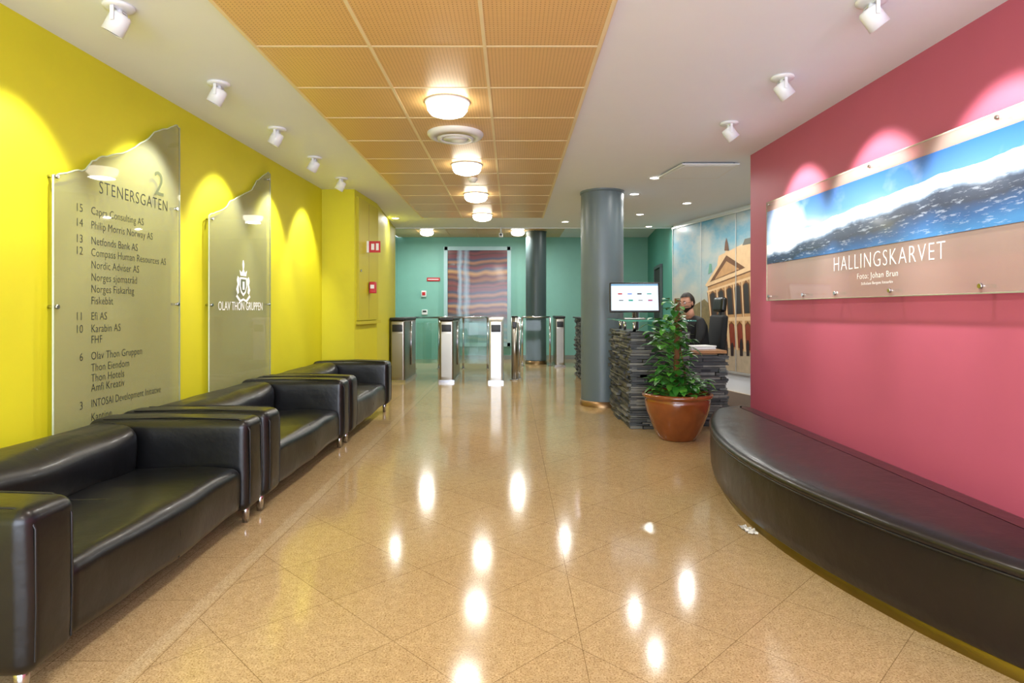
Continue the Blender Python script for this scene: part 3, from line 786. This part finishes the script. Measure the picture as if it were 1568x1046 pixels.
def cluster(cnt,zf,rf,xoff,Lr):
    for _ in range(cnt):
        z=zf(); a=random.uniform(0,2*math.pi); r=rf(z)*random.uniform(.35,1)
        c=Vector((xoff(z)+r*math.cos(a)*.6,r*math.sin(a)*.6,z-.03))
        d=Vector((math.cos(a),math.sin(a),random.uniform(-.3,.7)))
        L=random.uniform(*Lr)
        e=c+Vector((math.cos(a),math.sin(a),.3))*r*.4
        b.tube([Vector((xoff(z)*.4,0,z-.08)),c,e],.0025,M_leaf2,n=4)
        leaf(e,d,L,L*random.uniform(.6,.8),random.choice([M_leaf,M_leaf,M_leaf2]))
cluster(120,lambda:random.uniform(.42,.60),lambda z:.27-.3*max(0,z-.48),lambda z:.01,(.07,.13))
cluster(95,lambda:random.uniform(.56,.95),lambda z:.17,lambda z:-.04,(.07,.12))
cluster(75,lambda:random.uniform(.88,1.15),lambda z:.19,lambda z:-.09,(.07,.12))
cluster(26,lambda:random.uniform(1.1,1.32),lambda z:.10,lambda z:-.02,(.06,.10))
b.obj('foliage',parent=pl,recalc=False)

# ---------------------------------------------------------------- office chair
def chair(x,y,rot):
    b=MB()
    for k in range(5):
        a=2*math.pi*k/5+.3; e=Vector((.3*math.cos(a),.3*math.sin(a),.07))
        b.tube([(0,0,.11),e],[.025,.016],M_blk,n=8); b.cyl((e.x,e.y-.02,.037),(e.x,e.y+.02,.037),.031,.031,M_blk,n=16)
    b.cyl((0,0,.1),(0,0,.40),.028,.022,M_chrome,n=16)
    b.rbox((0,0,.43),(.5,.5,.09),.04,M_shirt,bulge=(0,0,.015),m=5)
    b.tube([(.1,0,.38),(.27,0,.42),(.29,0,.65)],.022,M_blk)
    A=Matrix.Translation((.25,0,.84))@Matrix.Rotation(R(5),4,'Y')
    b.rbox((0,0,0),(.075,.46,.60),.035,M_shirt,bulge=(.015,.0,.0),m=6,M=A)
    b.rbox((-.0,0,.43),(.08,.30,.19),.038,M_leather,m=4,M=A); b.box((.01,0,.32),(.02,.06,.1),M_blk,A)
    for s in(-1,1):
        b.tube([(.1,s*.24,.42),(.08,s*.29,.5),(.05,s*.29,.66)],.014,M_blk); b.rbox((.0,s*.29,.67),(.25,.07,.03),.012,M_blk,m=2)
    b.obj('office_chair',(x,y,0),rot)
chair(2.36,7.8,R(3))

# ---------------------------------------------------------------- seated man
man=empty('seated_receptionist_man',(2.36,7.75,0),(0,0,R(14)))
def skin(name,verts,edges,rad,mat,parent,sub=2,root=0):
    me=bpy.data.meshes.new(name); me.from_pydata(verts,edges,[]); me.materials.append(mat)
    o=bpy.data.objects.new(name,me); sc.collection.objects.link(o); o.parent=parent
    md=o.modifiers.new('s','SKIN'); md.use_smooth_shade=True
    for i,r in enumerate(rad):
        d=me.skin_vertices[0].data[i]; rr=r if hasattr(r,'__len__') else (r,r); d.radius=rr
        d.use_root=(i==root)
    sb=o.modifiers.new('d','SUBSURF'); sb.levels=sub; sb.render_levels=sub
    return o
V=[(0,0,.60),(-.01,0,.74),(-.04,0,.92),(-.08,0,1.04),(-.115,0,1.13)]
Rr=[(.13,.17),(.115,.155),(.12,.17),(.09,.13),(.055,.055)]
E=[(0,1),(1,2),(2,3),(3,4)]
for s in(-1,1):
    k=len(V); V+=[(-.07,s*.17,1.05),(-.12,s*.235,.90),(-.16,s*.25,.80),(-.30,s*.2,.805),(-.40,s*.15,.808)]
    Rr+=[.07,.055,.046,.042,.033]; E+=[(3,k),(k,k+1),(k+1,k+2),(k+2,k+3),(k+3,k+4)]
skin('torso_and_sleeves',V,E,Rr,M_shirt,man)
V=[(0,0,.585)];Rr=[(.12,.16)];E=[]
for s in(-1,1):
    k=len(V); V+=[(-.06,s*.1,.565),(-.25,s*.12,.565),(-.42,s*.13,.55),(-.42,s*.13,.33),(-.40,s*.13,.12)]; Rr+=[.09,.078,.062,.055,.042]
    E+=[(0,k),(k,k+1),(k+1,k+2),(k+2,k+3),(k+3,k+4)]
skin('trousers',V,E,Rr,M_trs,man)
b=MB()
for s in(-1,1): b.rbox((-.46,s*.13,.052),(.27,.095,.09),.04,M_blk,m=3)
b.obj('shoes',parent=man)
for s in(-1,1):
    V=[(-.40,s*.15,.805),(-.44,s*.14,.80),(-.48,s*.13,.795)];Rr=[.024,(.02,.03),(.016,.034)];E=[(0,1),(1,2)]
    skin('palm',V,E,Rr,M_skin,man)
    for i,(dy,L) in enumerate(((-.027,.07),(-.009,.078),(.009,.074),(.026,.058))):
        c=s*.13+dy; skin('finger_%d'%(i+1),[(-.485,c,.797),(-.485-L*.5,c*1.0,.805),(-.485-L*.8,c,.79),(-.485-L,c,.775)],[(0,1),(1,2),(2,3)],[.0088,.0085,.008,.007],M_skin,man,1)
    c=s*.13; skin('thumb',[(-.435,c-s*.025,.795),(-.46,c-s*.05,.79),(-.49,c-s*.058,.78)],[(0,1),(1,2)],[.012,.0105,.008],M_skin,man,1)
b=MB(); HC=Vector((-.165,0,1.29)); HM=Matrix.Translation(HC)@Matrix.Rotation(R(22),4,'Z')@Matrix.Rotation(R(-8),4,'Y')
def headsurf(th,a,inf=0):
    x=math.sin(th)*math.cos(a);y=math.sin(th)*math.sin(a);z=math.cos(th)
    rx,ry,rz=.098+inf,.077+inf,.122+inf
    if z<0:
        t=-z; ry*=1-.30*t; rx*=1-.12*t
        if x>0: rx*=1-.35*t
    X=x*rx;Y=y*ry;Z=z*rz
    g=math.exp(-((y)/.16)**2-((z+.12)/.16)**2) if x<0 else 0; X-=.026*g
    g=math.exp(-((abs(y)-.38)/.16)**2-((z-.08)/.1)**2) if x<0 else 0; X+=.008*g
    g=math.exp(-(y/.5)**2-((z-.25)/.1)**2) if x<0 else 0; X-=.004*g
    g=math.exp(-(y/.25)**2-((z+.85)/.2)**2) if x<0 else 0; X-=.014*g
    return Vector((X,Y,Z))
def shell(inf,mat,cond):
    n,m=40,28; vs=[];fs=[]
    for i in range(m+1):
        for k in range(n):
            p=headsurf(math.pi*i/m,2*math.pi*k/n,inf); 
            if inf: p+=p.normalized()*.004*noise.noise(p*60)
            vs.append(p)
    for i in range(m):
        for k in range(n):
            th=math.pi*(i+.5)/m;a=2*math.pi*(k+.5)/n
            x=math.sin(th)*math.cos(a);y=math.sin(th)*math.sin(a);z=math.cos(th)
            if cond(x,y,z): fs.append((i*n+k,(i+1)*n+k,(i+1)*n+(k+1)%n,i*n+(k+1)%n))
    b.add(vs,fs,mat,True,HM)
shell(0,M_skin,lambda x,y,z:True)
shell(.012,M_hair,lambda x,y,z:(z>.6) or (x>.05 and z>-.45) or (x>-.3 and z>.25))
shell(.006,M_hair,lambda x,y,z:(x<.1 and -.97<z<-.42 and not (abs(y)<.2 and -.52<z<-.44)) or (-.15<x<.1 and z<.2 and z>-.5))
b.rbox((-.092,0,-.058),(.008,.04,.01),.004,pm('lips','#a05a50',.5),M=HM,m=1,seg=2)
for s in(-1,1):
    b.sphere((-.083,s*.03,.01),.012,M_signw,12,HM); b.sphere((-.0925,s*.03,.01),.0055,M_blk,10,HM)
    b.sphere((.0,s*.08,-.005),(.018,.008,.03),M_skin,12,HM)
    b.rbox((-.092,s*.031,.034),(.008,.036,.007),.003,M_hair,M=HM,m=1,seg=2)
    ring=[(-.104,s*.032+.022*math.cos(a),.008+.017*math.sin(a)) for a in [2*math.pi*k/16 for k in range(16)]]
    b.tube(ring,.0018,M_blk,n=5,M=HM,closed=True); b.tube([(-.102,s*.054,.012),(.0,s*.083,.015)],.0018,M_blk,n=5,M=HM)
b.cyl((-.115,0,1.10),(-.145,0,1.23),.055,.05,M_skin,n=20)
b.obj('head',parent=man)

# ---------------------------------------------------------------- world, camera
w=bpy.data.worlds.new('World'); sc.world=w; w.use_nodes=True
w.node_tree.nodes['Background'].inputs[0].default_value=(.9,.95,1,1); w.node_tree.nodes['Background'].inputs[1].default_value=1.0
cam=bpy.data.cameras.new('Camera'); co=bpy.data.objects.new('Camera',cam); sc.collection.objects.link(co)
cam.sensor_width=36; cam.lens=36*F/1568; cam.shift_y=-48/1568; cam.clip_start=.05
co.location=(0,0,CH); co.rotation_euler=(R(90),0,0); sc.camera=co
sc.view_settings.view_transform='Standard'; sc.view_settings.look='None'; sc.view_settings.exposure=.2
